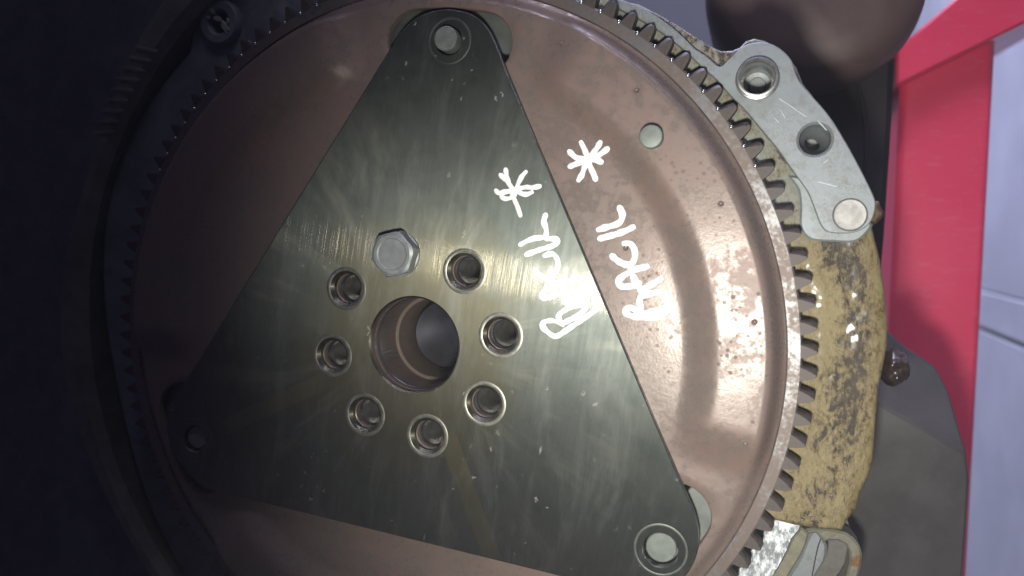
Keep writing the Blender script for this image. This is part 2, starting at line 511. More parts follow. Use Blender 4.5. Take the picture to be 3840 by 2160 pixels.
def cdt(loops, pts=()):
    vs = []; es = []
    for l in loops:
        b = len(vs)
        vs += [Vector(p) for p in l]
        es += [(b + i, b + (i + 1) % len(l)) for i in range(len(l))]
    vs += [Vector(p) for p in pts]
    r = delaunay_2d_cdt(vs, es, [], 1, 1e-5)
    co = [(p.x, p.y) for p in r[0]]
    boxes = [(min(p[0] for p in l), max(p[0] for p in l), min(p[1] for p in l), max(p[1] for p in l), l) for l in loops[1:]]
    keep = []
    for f in r[2]:
        c = (sum(co[i][0] for i in f) / len(f), sum(co[i][1] for i in f) / len(f))
        if any(b[0] < c[0] < b[1] and b[2] < c[1] < b[3] and inside(c, b[4]) for b in boxes):
            continue
        keep.append(tuple(f))
    return co, keep

def sheet(outline, holes=(), h=0.0, thick=3.0, chamfer=0.4, hole_chamfer=None, pts=(), back_pts=False):
    """a plate with holes: front at h (number or function of u, v), chamfered rims, walls, back"""
    hf = h if callable(h) else (lambda u, v: h)
    V = []; F = []
    def add(vs, fs):
        b = len(V); V.extend(vs); F.extend([tuple(b + i for i in f) for f in fs])
    outer = ccw(outline)
    hs = [ccw(x) for x in holes]
    hc = chamfer if hole_chamfer is None else hole_chamfer
    hcs = hc if isinstance(hc, (list, tuple)) else [hc] * len(hs)
    front = [offset(outer, chamfer)] + [offset(x, -c) for x, c in zip(hs, hcs)]
    pv, pf = cdt(front, pts)
    add([(a, b, hf(a, b)) for a, b in pv], pf)
    for ins, edge, c in zip(front, [outer] + hs, [chamfer] + list(hcs)):
        n = len(edge)
        vs = [(a, b, hf(a, b)) for a, b in ins] + [(a, b, hf(a, b) - c) for a, b in edge] + [(a, b, hf(a, b) - thick) for a, b in edge]
        add(vs, [(i, (i + 1) % n, n + (i + 1) % n, n + i) for i in range(n)] + [(n + i, n + (i + 1) % n, 2 * n + (i + 1) % n, 2 * n + i) for i in range(n)])
    pv, pf = cdt([outer] + hs, pts if back_pts else ())
    add([(a, b, hf(a, b) - thick) for a, b in pv], [tuple(reversed(f)) for f in pf])
    return V, F

def lathe(prof, u=0.0, v=0.0, seg=48, cap_first=False, cap_last=False):
    V = []; F = []
    for r, w in prof:
        for i in range(seg):
            a = 2 * math.pi * i / seg
            V.append((u + r * math.cos(a), v + r * math.sin(a), w))
    for k in range(len(prof) - 1):
        for i in range(seg):
            j = (i + 1) % seg
            F.append((k * seg + i, k * seg + j, (k + 1) * seg + j, (k + 1) * seg + i))
    if cap_first: F.append(tuple(reversed(range(seg))))
    if cap_last: F.append(tuple((len(prof) - 1) * seg + i for i in range(seg)))
    return V, F

def ribbon(strokes, wid, hf, rise=0.22):
    """paint strokes: low domed ribbons lying on the surface hf"""
    V = []; F = []
    prof = ((-1.0, -0.05), (-0.86, 0.6), (-0.35, 1.0), (0.35, 1.0), (0.86, 0.6), (1.0, -0.05))
    for si, s in enumerate(strokes):
        c = spline(s, 5, closed=False)
        n = len(c); b0 = len(V)
        dirs = []
        for i in range(n):
            a = c[max(0, i - 1)]; b = c[min(n - 1, i + 1)]
            d = Vector((b[0] - a[0], b[1] - a[1])); d.normalize(); dirs.append(d)
        ext = [(Vector(c[0]) - dirs[0] * wid * k, dirs[0], f) for k, f in ((0.5, 0.42), (0.36, 0.75))]
        mid = [(Vector(p), d, 1.0 + 0.32 * mnoise.noise(Vector((p[0] * 0.5, p[1] * 0.5, si * 3.1)))) for p, d in zip(c, dirs)]
        end = [(Vector(c[-1]) + dirs[-1] * wid * k, dirs[-1], f) for k, f in ((0.36, 0.78), (0.52, 0.4))]
        rows = ext + mid + end
        for p, d, f in rows:
            nx = Vector((-d.y, d.x))
            for s_, hgt in prof:
                x = p + nx * (s_ * wid * 0.5 * f)
                V.append((x.x, x.y, hf(x.x, x.y) + hgt * (rise + 0.013 * si)))
        m = len(prof)
        for i in range(len(rows) - 1):
            for k in range(m - 1):
                F.append((b0 + i * m + k, b0 + i * m + k + 1, b0 + (i + 1) * m + k + 1, b0 + (i + 1) * m + k))
        F.append(tuple(b0 + k for k in range(m)))
        F.append(tuple(b0 + (len(rows) - 1) * m + k for k in reversed(range(m))))
    return V, F

def box(c, half, rotw=0.0):
    V = []
    for sz in (-1, 1):
        for sx, sy in ((-1, -1), (1, -1), (1, 1), (-1, 1)):
            x, y = sx * half[0], sy * half[1]
            V.append((c[0] + x * math.cos(rotw) - y * math.sin(rotw), c[1] + x * math.sin(rotw) + y * math.cos(rotw), c[2] + sz * half[2]))
    return V, [(3, 2, 1, 0), (4, 5, 6, 7), (0, 1, 5, 4), (1, 2, 6, 5), (2, 3, 7, 6), (3, 0, 4, 7)]

def sstep(a, b, x):
    t = min(1.0, max(0.0, (x - a) / (b - a)))
    return t * t * (3 - 2 * t)

def pol(r, deg):
    return (r * math.cos(R_(deg)), r * math.sin(R_(deg)))

def bevel(o, width, seg=2):
    m = o.modifiers.new('bevel', 'BEVEL')
    m.width = width / 1000.0
    m.segments = seg
    m.limit_method = 'ANGLE'
    m.angle_limit = R_(40)
    m.harden_normals = False
    return o

# --------------------------------------------------------------------------
# the floor: poured slabs with a joint between them
# --------------------------------------------------------------------------
fo = bpy.data.objects.new('floor', None)
V, F = [], []
fv = [(-6.0, -1.5, -0.012), (6.0, -1.5, -0.012), (6.0, 9.0, -0.012), (-6.0, 9.0, -0.012)]
fm = bpy.data.meshes.new('floor')
fm.from_pydata(fv, [], [(0, 1, 2, 3)])
fm.materials.append(JOINT)
fo = bpy.data.objects.new('floor', fm)
COL.objects.link(fo)
fo['kind'] = 'structure'
fo['label'] = 'pale lilac painted concrete floor under the engine'
for x0, x1 in ((-6.0, -0.099), (-0.092, -0.041), (-0.039, 6.0)):
    vs = []; g = 0.0015
    for z, ins in ((-0.012, 0), (-g, 0), (0.0 if x0 != -0.092 else 0.0015, g)):
        vs += [(x0 + ins, -1.5 + ins, z), (x1 - ins, -1.5 + ins, z), (x1 - ins, 9 - ins, z), (x0 + ins, 9 - ins, z)]
    fs = [(8, 9, 10, 11)] + [(k * 4 + i, k * 4 + (i + 1) % 4, (k + 1) * 4 + (i + 1) % 4, (k + 1) * 4 + i) for k in (0, 1) for i in range(4)]
    sm = bpy.data.meshes.new('floor_slab')
    sm.from_pydata(vs, [], fs)
    sm.materials.append(CONC)
    so = bpy.data.objects.new('floor_slab', sm)
    COL.objects.link(so)
    so.parent = fo

# --------------------------------------------------------------------------
# engine block behind the flexplate
# --------------------------------------------------------------------------
block = thing('engine_block', 'aluminium engine block end with machined flange around the toothed disc', 'engine', (0, 0, -30))
WM = -14.5     # machined flange face
def near(l, k):
    return [(u + (126.7 - u) * k, v + (44.3 - v) * k) for u, v in l]
raw_outer = [(60, 141), (76.2, 133.8), (83.3, 131.9), (91.4, 127.4), (98.4, 122.8), (104.9, 118.2), (110, 114.5), (114.4, 112.3), (118.4, 112.1),
             (121, 113.1), (123.2, 115.3), (126.2, 116.2), (130, 115.3), (136.5, 111.5), (141.3, 105), (143.6, 99), (150, 90.6), (156, 81.5), (161, 73),
             (165, 65), (169, 57), (170.6, 51), (168.6, 46), (170.2, 39.8), (171.7, 34), (173.6, 22.9), (174.9, 10.8), (174.9, 3), (173.6, -5.9),
             (172.4, -12.4), (171.8, -26.3), (171.5, -39.3), (170.1, -46.4), (167.5, -52.7), (166.2, -58.9), (162.9, -63.9), (161.5, -67.4), (152.1, -67.4), (144.5, -66.8)]
raw_poly = near(raw_outer, 0.0288) + [pol(137, a) for a in range(-26, 67, 3)]
def raw_h(u, v):
    r = math.hypot(u, v)
    n1 = mnoise.fractal(Vector((u * 0.09, v * 0.07, 1.7)), 0.9, 2.1, 4)
    n2 = mnoise.noise(Vector((u * 0.45, v * 0.33, 4.2)))
    edge = sstep(168, 177, r) * 2.6
    return -18.0 + 0.45 * n1 + 0.16 * n2 - edge
gp = []
for i in range(0, 120):
    for k in range(0, 215):
        gp.append((58 + i * 1.0 + 0.3 * math.sin(k * 12.9), -68 + k * 1.0 + 0.3 * math.sin(i * 7.3)))
gp = [p for p in gp if 137 < math.hypot(*p) < 182]
raw_ins = offset(ccw(raw_poly), 1.2)
gp = [p for p in gp if inside(p, raw_ins)]
dowel_c, tap_c, plug_c = near([(127.6, 100.2), (147.9, 77.6), (160.3, 50.6)], 0.0244)
gp = [p for p in gp if math.hypot(p[0] - dowel_c[0], p[1] - dowel_c[1]) > 8 and math.hypot(p[0] - tap_c[0], p[1] - tap_c[1]) > 7]
V, F = sheet(raw_poly, (circle(*dowel_c, 6.3, 40), circle(*tap_c, 5.4, 36)), raw_h, 26.0, 0.8, 0.3, pts=gp)
part('cast_flange', block, V, F, OILY, 'rough oily cream casting with brown oil stains beside the teeth', sharp=60)

mach = [(114.6, 105.4), (118.0, 108.6), (120.8, 111.2), (124, 113), (128.4, 113.4), (132.9, 112.1), (136.8, 109.2), (139.4, 105.8), (140.6, 102.1), (142.3, 98.4),
        (147.1, 92.4), (152.6, 85.6), (158.6, 75.6), (163.1, 67.1), (167.3, 58.4), (168.6, 54.4), (167.8, 49.4), (165.6, 46.2), (161.6, 44.2), (156, 43.9),
        (152.4, 44.8), (150.4, 47.5), (148.2, 53.2), (146.0, 58.6), (143.8, 62.0), (140, 67.4), (135.3, 74.4), (130.6, 80.3), (123.4, 89.3), (118.1, 94.8),
        (113.3, 100.6), (108.0, 105.4), (102.4, 111.2), (96, 116.8), (90.5, 121), (82, 126.4), (74, 131), (75, 133.4), (83, 130.2), (91, 125.4), (97, 120.6), (101.4, 116.4), (105.2, 112.4), (109, 109.7), (112.4, 106.7)]
mo = spline(near(mach, 0.0244), 3)
V, F = sheet(mo, (circle(*dowel_c, 6.4, 48), circle(*tap_c, 5.35, 40), circle(*plug_c, 5.6, 40)), WM, 7.0, 0.35, [0.3, 0.9, 0.25])
part('machined_flange', block, V, F, ALU, 'pale grey machined aluminium face with dowel, hole and plug')
# dowel sleeve
V, F = lathe([(6.35, WM - 9), (6.35, WM + 2.4), (7.0, WM + 2.3), (7.15, WM + 2.9), (6.9, WM + 3.4), (6.2, WM + 3.5), (5.75, WM + 3.1), (5.6, WM + 2.2), (5.6, WM - 5.5), (4.9, WM - 6.2), (4.9, WM - 16)], *dowel_c, seg=56)
V2, F2 = lathe([(7.6, WM - 0.4), (7.6, WM + 0.5), (7.0, WM + 0.9), (6.3, WM + 0.9)], *dowel_c, seg=56)
F = F + [tuple(len(V) + i for i in f) for f in F2]; V = V + V2
part('dowel_sleeve', block, V, F, m_simple('dowel_steel', (0.50, 0.51, 0.50), 0.3, 0.85, 0.12, 0.3, 0.06), 'hollow steel dowel sleeve in the flange boss')
V, F = lathe([(4.9, WM - 14), (3.2, WM - 14.4), (2.9, WM - 13.2), (0.01, WM - 13.0)], *dowel_c, seg=40)
part('dowel_hole_floor', block, V, F, ALU)
# tapped hole, coned
V, F = lathe([(5.3, WM - 0.8), (5.1, WM - 3.0), (4.6, WM - 6.0), (2.9, WM - 9.5), (2.7, WM - 24), (0.01, WM - 24)], *tap_c, seg=40)
part('tapped_hole', block, V, F, ALU)
for pts_ in ([(135.5, 92.6), (138.6, 90.6), (141.4, 88.4)], [(142.0, 88.0), (144.4, 86.2)], [(133.6, 86.2), (135.4, 84.4)], [(136.0, 88.6), (137.4, 86.0)], [(148.6, 84.4), (151.6, 81.0)], [(149.5, 62.5), (155.5, 60.8)]):
    V, F = ribbon([near(pts_, 0.0244)], 0.5, lambda u, v: WM, 0.05)
    part('scratch', block, V, F, ZINC)
# pressed-in plug
V, F = lathe([(5.55, WM - 5), (5.55, WM - 0.4), (5.2, WM + 0.25), (4.6, WM + 0.15), (3.0, WM + 0.3), (0.01, WM + 0.35)], *plug_c, seg=48)
part('core_plug', block, V, F, m_simple('plug_face', (0.42, 0.41, 0.39), 0.5, 0.2, 0.2, 0.6, 0.25), 'round pressed plug at the lower end of the machined face')
# lower step of the flange, left as cast, below the machined face
V, F = sheet(spline(near([(139.5, 65.0), (142.6, 60.0), (143.6, 54.0), (143.6, 47.5), (145.2, 43.6), (148.4, 41.4), (155, 40.9), (162, 40.8), (166.0, 43.6), (167.6, 48.0), (160, 52), (152, 56), (146, 63)], 0.026), 4), (), -16.6, 5.0, 0.7)
part('cast_step', block, V, F, ALU, 'pale step of the casting under the machined face')
# rust run at the outer corner below the plug
V, F = lathe([(2.4, -19.0), (2.0, -16.6), (1.0, -15.6), (0.01, -15.4)], 168.2, 51.4, seg=20)
part('rust_lump', block, [(a + 0.5 * math.sin(b * 2), b + (b - 51.6) * 0.7, c) for a, b, c in V], F, m_simple('orange_rust', (0.085, 0.042, 0.022), 0.6, 0.0, 0.3, 0.5, 0.3), 'orange brown rust patch on the corner')

# lower boss: bright inclined land, rim wall, lug with a round ear
land = [(136.4, -64.8), (139.9, -64.6), (143.9, -64.6), (147.0, -65.4), (146.2, -67.8), (143.8, -70.8), (141.8, -76), (139.5, -80.8), (136.0, -87.0), (131, -95), (120, -92), (128, -78)]
V, F = sheet(land, (), lambda u, v: -24.0 - 0.27 * (v + 72) + 0.055 * (u - 140), 14.0, 0.4)
part('bright_land', block, V, F, m_streaky(), 'bright freshly cut aluminium land below the oily casting')
V, F = sheet([(147.2, -67.6), (149.8, -69.6), (149.2, -73.5), (147.2, -79), (144.6, -84), (140, -93), (134, -100), (128, -98), (136.5, -88), (140.3, -81), (142.5, -75.8), (144.6, -71)], (), -28.0, 18.0, 0.7)
part('rim_wall', block, V, F, m_simple('olive_cast', (0.22, 0.21, 0.15), 0.5, 0.1, 0.2, 0.2, 0.3))
lobe = [(149.9, -71.5), (152.4, -68.8), (154.9, -71.4), (156.6, -74.8), (156.4, -79.8), (155.0, -83.2), (152.5, -88), (148, -97), (138, -104), (136, -99), (142.6, -89), (147, -80)]
V, F = sheet(spline(lobe, 3), (), -30.5, 16.0, 1.0)
part('lug', block, V, F, ALU, 'smooth grey lug inside the round ear')
V, F = ribbon([[(151.6, -87), (152.6, -80), (153.4, -75.5), (154.2, -72.4)]], 0.5, lambda u, v: -30.6, 0.35)
part('lug_scratch', block, V, F, PAN)
ear_o = [(147.9, -69.0), (152, -67.9), (157.3, -67.7), (162.9, -68.5), (165.9, -70.4), (168.0, -73.2), (168.9, -76.4), (168.7, -80.3), (167.7, -84.8), (165, -92), (160, -98), (150, -104), (140, -106), (140, -104), (150, -101), (158, -95), (162, -89)]
ear_i = [(163.7, -85.3), (164.7, -79), (164.4, -75.7), (162.8, -73.0), (160, -71.9), (157, -72.4), (155.6, -73.2), (152.4, -69.9), (149.6, -70.6)]
V, F = sheet(ear_o + ear_i, (), -29.5, 10.0, 0.8)
part('ear', block, V, F, m_ear(), 'oily rounded ear of the casting around a dark pocket')
V, F = sheet([(150, -66), (165, -68), (168, -78), (164, -92), (148, -104), (140, -100)], (), -44.0, 6.0, 0.4)
part('pocket_floor', block, V, F, m_simple('pocket_cast', (0.14, 0.135, 0.125), 0.6, 0.0, 0.2, 0.2, 0.3))

# dark far side of the flange: face, lip, boss and ribs, all round to the other side
def arc_poly(r0, r1, a0, a1, st=3):
    n = int(abs(a1 - a0) / st) + 1
    an = [a0 + (a1 - a0) * i / n for i in range(n + 1)]
    return [pol(r1 if not callable(r1) else r1(a), a) for a in an] + [pol(r0, a) for a in reversed(an)]
def far_r(a):
    return 181 + 4 * math.sin(a * 0.09) + (7 if 122 < a < 134 else 0)
V, F = sheet(arc_poly(136, far_r, 96, 250), (circle(-106.7, 139.6, 4.6, 32),), -30.0, 25.0, 1.2, 0.8)
part('far_flange', block, V, F, BLOCKDARK, 'dark unlit stretch of the block flange')
V, F = sheet(arc_poly(184, lambda a: 199 + 3 * math.sin(a * 0.11), 104, 262), (), -21.0, 34.0, 4.0)
part('far_lip', block, V, F, BLOCKLIP)
V, F = lathe([(11.0, -30.2), (10.2, -27.6), (9.2, -26.8), (6.0, -26.8), (5.2, -27.6), (4.6, -30), (4.6, -42), (0.01, -42)], -106.7, 139.6, seg=40)
part('bolt_boss', block, V, F, BLOCKDARK, 'round bolt boss on the dark flange')
# flaked pale paint left on the boss
for k, (du, dv, s, an) in enumerate(((-3.0, 5.2, 2.2, 0.9), (0.2, 1.2, 2.6, 1.2), (3.6, -2.6, 3.4, 0.5), (5.4, -0.2, 1.5, 0.2), (-5.2, 2.0, 1.3, 1.3))):
    blob = []
    for i in range(14):
        t = 2 * math.pi * i / 14
        rr = s * (0.75 + 0.5 * mnoise.noise(Vector((math.cos(t) * 2, math.sin(t) * 2, k * 5.0))))
        x, y = rr * 0.6 * math.cos(t), rr * 1.15 * math.sin(t)
        blob.append((-106.7 + du + x * math.cos(an) - y * math.sin(an), 139.6 + dv + x * math.sin(an) + y * math.cos(an)))
    V, F = sheet(blob, (), -26.2, 1.2, 0.2)
    part('paint_flake', block, V, F, m_simple('pale_flake', (0.36, 0.38, 0.34), 0.5, 0.2, 0.2, 0.8, 0.2) if k == 0 else bpy.data.materials['pale_flake'])
for k in range(9):
    a = 137.0 + k * 1.7
    (x0, y0), (x1, y1) = pol(186, a), pol(195, a + 1.5)
    V, F = ribbon([[(x0, y0), (x1, y1)]], 2.2, lambda u, v: -21.2, 1.2)
    part('cooling_rib', block, V, F, BLOCKLIP)
V, F = sheet([(-103, 112), (-96, 119), (-88, 126), (-92, 131), (-101, 124), (-108, 116)], (), -28.0, 4.0, 0.8)
part('raised_pad', block, V, F, BLOCKDARK)
V, F = sheet([(-420, -330), (-120, -330), (40, -250), (40, -168), (-90, -135), (-150, -60), (-165, 20), (-150, 90), (-110, 145), (-40, 178), (40, 190), (40, 300), (-420, 300)], (), -62.0, 40.0, 2.0)
part('block_side', block, V, F, BLOCKDARK, 'dark side of the engine block away from the lamp')
# plain rear wall of the block, added dark to block light behind the disc
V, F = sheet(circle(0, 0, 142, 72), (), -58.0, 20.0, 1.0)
part('rear_wall', block, V, F, NEARBLACK)

# --------------------------------------------------------------------------
# crankshaft end
# --------------------------------------------------------------------------
HOLE_A = [53.9 - 45.6 * 0, 8.2, -36.4, -81.2, -126.4, -171.0, 143.4, 99.0]
crank = thing('crankshaft', 'rusty crankshaft end seen through the centre hole of the brushed plate', 'crankshaft', (0, 0, -30))
hc = [pol(36.4, a) for a in HOLE_A]
V, F = sheet(circle(0, 0, 47, 72), [circle(0, 0, 18.3, 56)] + [circle(*c, 5.12, 28) for c in hc], -6.6, 44.0, 0.5, 0.4)
part('crank_flange', crank, V, F, HUB)
V, F = lathe([(18.28, -7.0), (18.28, -21.5), (18.0, -22.0), (16.7, -22.2), (16.5, -22.6), (16.5, -46.0), (14.0, -46.2)], seg=64)
part('pilot_bore', crank, V, F, RUST, 'rust brown wall of the centre bore')
prof = [(15.0, -46.1), (15.0, -35.8), (14.6, -35.3)]
r = 14.2
while r > 0.6:
    prof += [(r, -35.2 + (0.12 if int(r / 0.55) % 2 else 0.0))]
    r -= 0.55
V, F = lathe(prof + [(0.01, -35.2)], seg=64)
part('bore_plug', crank, V, F, m_simple('turned_disc', (0.11, 0.12, 0.15), 0.3, 0.9, 0.03, 0.1, 0.0), 'dark blue grey turned disc at the bottom of the bore')
tv = [(5.1, -7.0)]
w = -7.6
while w > -44:
    tv += [(5.1, w), (4.55, w - 0.75)]
    w -= 1.5
tv += [(4.2, -46), (0.01, -49)]
for c in hc:
    V, F = lathe(tv, *c, seg=28)
    part('threaded_hole', crank, V, F, THREAD)

# --------------------------------------------------------------------------
# flexplate with ring gear
# --------------------------------------------------------------------------
CORNERS = (83.3, -36.6, -156.7)
def flex_h(u, v):
    r = math.hypot(u, v); a = math.degrees(math.atan2(v, u))
    P = 0.0
    for c in (23.3, 143.3, -96.7):
        d = abs((a - c + 180) % 360 - 180)
        P = max(P, 1 - sstep(34.5, 43.5, d))
    h = -3.3 + 4.8 * sstep(104.0, 117.0, r) * P
    h -= 0.9 * (1 - P) * sstep(96, 112, r)
    t = sstep(133.2, 139.2, r)
    h = h * (1 - t) - 8.3 * t
    h += 0.10 * mnoise.noise(Vector((u * 0.03, v * 0.03, 2.0))) + 0.03 * mnoise.noise(Vector((u * 0.13, v * 0.13, 5.0)))
    return h
flex = thing('flexplate', 'copper brown round steel flexplate with a toothed rim and pressed channels', 'flexplate')
def slot(c, half=12.4, r0=106.5, r1=130.8):
    rm, rr = (r0 + r1) / 2, (r1 - r0) / 2
    e = half - math.degrees(rr / rm)
    l = [pol(r1, c - e + 2 * e * i / 8) for i in range(9)]
    ce = pol(rm, c + e)
    l += [(ce[0] + rr * math.cos(R_(c + e) + math.pi * i / 12), ce[1] + rr * math.sin(R_(c + e) + math.pi * i / 12)) for i in range(1, 12)]
    l += [pol(r0, c + e - 2 * e * i / 8) for i in range(9)]
    ce = pol(rm, c - e)
    l += [(ce[0] - rr * math.cos(R_(c - e) + math.pi * i / 12), ce[1] - rr * math.sin(R_(c - e) + math.pi * i / 12)) for i in range(1, 12)]
    return l
pts = []
r = 22.0
while r < 139:
    n = int(2 * math.pi * r / (2.6 if r < 100 else 2.2))
    pts += [pol(r, 360 * (i + 0.5 * (int(r) % 2)) / n) for i in range(n)]
    r += 2.8 if r < 98 else (1.0 if 132 < r else 1.5)
slots = [slot(a) for a in CORNERS]
def near_slot(p):
    r, a = math.hypot(*p), math.degrees(math.atan2(p[1], p[0]))
    return 104.5 < r < 133 and any(abs((a - c + 180) % 360 - 180) < 13.6 for c in CORNERS)
pts = [p for p in pts if not near_slot(p) and all(math.hypot(p[0] - c[0], p[1] - c[1]) > 7.5 for c in hc)]
V, F = sheet(circle(0, 0, 139.5, 360), [circle(0, 0, 18.6, 56)] + [circle(*c, 5.7, 28) for c in hc] + slots, flex_h, 3.0, 0.3, 0.35, pts=pts, back_pts=True)
disc = part('disc', flex, V, F, FLEX, 'brown stained pressed steel disc', sharp=45)
# grey steel tabs that show through the three slots
for a in CORNERS:
    V, F = sheet(slot(a, 14.0, 117.5, 133.0), (), -8.2, 2.0, 0.4)
    part('backing_tab', flex, V, F, BACK, 'pale grey steel tab behind the slot')
# ring gear
V, F = lathe([(139.55, -13.6), (139.55, -8.4), (139.9, -8.0), (144.0, -8.0), (144.7, -8.7), (144.7, -13.6), (139.55, -13.6)], seg=224)
ring = part('ring_gear', flex, V, F, GEAR, 'worn steel ring gear around the rim', sharp=40)

NT_ = 112
def tooth_mesh(name, glint_bead):
    prof = [(-3.15, 143.2), (-2.85, 144.6), (-2.45, 146.4), (-1.95, 148.2), (-1.45, 149.5), (-0.75, 150.0), (0.75, 150.0), (1.45, 149.5), (1.95, 148.2), (2.45, 146.4), (2.85, 144.6), (3.15, 143.2)]
    # engaging side (positive s) carries the lead-in chamfer
    loops = []
    def ring_(w, cut, low):
        out = []
        for s, r in prof:
            if s > 0:
                k = (r - 143.2) / 6.8
                s2 = max(-1.2, s - cut * (0.55 + 0.45 * k)) if s > 0.8 else s - cut * 0.6
                out.append((s2, r - low * k, w))
            else:
                out.append((s, r - low * 0.4 * max(0, (r - 147) / 3), w))
        return out
    loops = [ring_(-13.6, 0, 0.3), ring_(-13.2, 0, 0), ring_(-10.4, 0, 0), ring_(-8.3, 1.35, 0.4), ring_(-8.05, 1.65, 0.8)]
    n = len(prof); V = []; F = []
    for l in loops:
        V += [(r * 1.0, s, w) for s, r, w in l]
    for k in range(len(loops) - 1):
        for i in range(n - 1):
            F.append((k * n + i, k * n + i + 1, (k + 1) * n + i + 1, (k + 1) * n + i))
    F.append(tuple(reversed(range(n))))
    F.append(tuple((len(loops) - 1) * n + i for i in range(n)))
    me = mesh_from(name, V, F, TOOTH, sharp=28)
    if glint_bead:
        b = bmesh.new(); b.from_mesh(me)
        r = bmesh.ops.create_icosphere(b, subdivisions=2, radius=0.00085, matrix=Matrix.Translation((0.1442, 0.0026, -0.0083)))  # shiny bead added to throw a dot of glint at the root
        fs = {f for vv in r['verts'] for f in vv.link_faces}
        for f in fs: f.material_index = 1; f.smooth = True
        b.to_mesh(me); b.free()
        me.materials.append(GLINT)
    return me
tm_bead, tm = tooth_mesh('tooth', True), tooth_mesh('tooth', False)
for i in range(NT_):
    a = (1.2 + i * 360.0 / NT_) % 360
    o = bpy.data.objects.new('tooth', tm_bead if 26 < a < 150 else tm)
    COL.objects.link(o)
    o.parent = ring
    o.rotation_euler = (0, 0, R_(a))
# locating pin on the right-hand pad
V, F = lathe([(4.1, -3.0), (4.1, 5.4), (3.8, 5.9), (2.4, 6.1), (0.01, 6.15)], 92.6, 77.5, seg=40)
part('locating_pin', flex, V, F, STUD, 'short round pin standing on the brown disc')
# small punched rings round the rim
for rr, a in ((127.5, 62.2), (128.1, 47.2), (128.3, 24.9), (129.0, 6.0), (129.4, -13.0), (91.6, 24.9)):
    u, v = pol(rr, a); h0 = flex_h(u, v)
    V, F = lathe([(1.25, h0 - 0.3), (1.15, h0 + 0.16), (0.85, h0 + 0.2), (0.6, h0 + 0.05), (0.01, h0 + 0.03)], u, v, seg=18)
    part('punch_mark', flex, V, F, DENT)

# --------------------------------------------------------------------------
# triangular reinforcing plate
# --------------------------------------------------------------------------
plate = thing('reinforcing_plate', 'brushed steel triangular plate with rounded corners bolted over the brown disc', 'plate')
def edge(a, b, n):
    return [(a[0] + (b[0] - a[0]) * i / n, a[1] + (b[1] - a[1]) * i / n) for i in range(n + 1)]
tri = []
tri += edge((38.2, 104.4), (103.6, -44.6), 10)
tri += spline([(103.6, -44.6), (107.2, -52.0), (109.7, -58.0), (110.9, -64.5), (110.2, -71.5), (107.0, -79.0), (101.0, -85.4), (94.0, -88.8), (84.0, -89.0)], 4, closed=False)[1:-1]
tri += edge((84.0, -89.0), (-88.0, -68.6), 10)
tri += spline([(-88.0, -68.6), (-96.0, -67.9), (-104.0, -64.4), (-113.6, -55.4), (-118.4, -46.0), (-117.6, -34.6), (-111.5, -25.2), (-102.0, -12.4)], 4, closed=False)[1:-1]
tri += edge((-102.0, -12.4), (-11.6, 111.2), 10)
tri += spline([(-11.6, 111.2), (-7.4, 117.0), (-2.4, 122.8), (4.0, 126.8), (12.4, 128.4), (20.4, 127.3), (27.2, 124.2), (32.2, 118.4), (35.6, 111.0), (38.2, 104.4)], 4, closed=False)[1:-1]
studs = ((15.8, 116.6, 4.55, 4.2), (97.2, -71.4, 5.65, -2.4), (-104.4, -45.5, 5.0, -2.0))
holes = [circle(0, 0, 18.8, 64)] + [circle(*c, 6.0, 36) for c in hc] + [circle(s[0], s[1], s[2] + 0.75, 36) for s in studs]
brush = (math.sin(R_(9.5)), math.cos(R_(9.5)))
V, F = sheet(tri, holes, 0.0, 3.0, 0.35, [0.7] + [1.25] * 8 + [0.3] * 3)
part('plate', plate, V, F, BRUSHED, 'brushed steel sheet with eight bolt holes and a centre hole',
     uv=('brush', lambda u, v: ((u * brush[0] + v * brush[1]) * 0.01, (u * brush[1] - v * brush[0]) * 0.01)))
# bruised seat ring round each bolt hole, left by the bolt flanges
SEAT = m_simple('bolt_seat', (0.36, 0.36, 0.31), 0.42, 0.85, 0.15, 0.4, 0.08)
IMPRINT = m_simple('imprint_steel', (0.12, 0.13, 0.12), 0.5, 0.8, 0.15, 0.4, 0.08)
for i, c in enumerate(hc[:7]):
    V, F = lathe([(8.9, -0.02), (8.5, 0.10), (7.6, 0.12), (7.25, -0.03)], *c, seg=48)
    part('bolt_seat', plate, V, F, SEAT)
V, F = lathe([(18.75, -0.7), (18.7, -3.0), (18.5, -6.6)], seg=64)
part('hole_wall', plate, V, F, RUST)
for k, (u, v, r, top) in enumerate(studs):
    V, F = lathe([(r, -6.0), (r, top - 0.35), (r - 0.35, top), (r * 0.5, top + 0.05), (0.01, top + 0.06)], u, v, seg=40)
    part('stud', plate, V, F, STUD)
    V, F = lathe([(r + 4.3, -0.02), (r + 4.0, 0.09), (r + 3.5, 0.09), (r + 3.2, -0.02)], u, v, seg=48)
    part('stud_imprint', plate, V, F, IMPRINT)

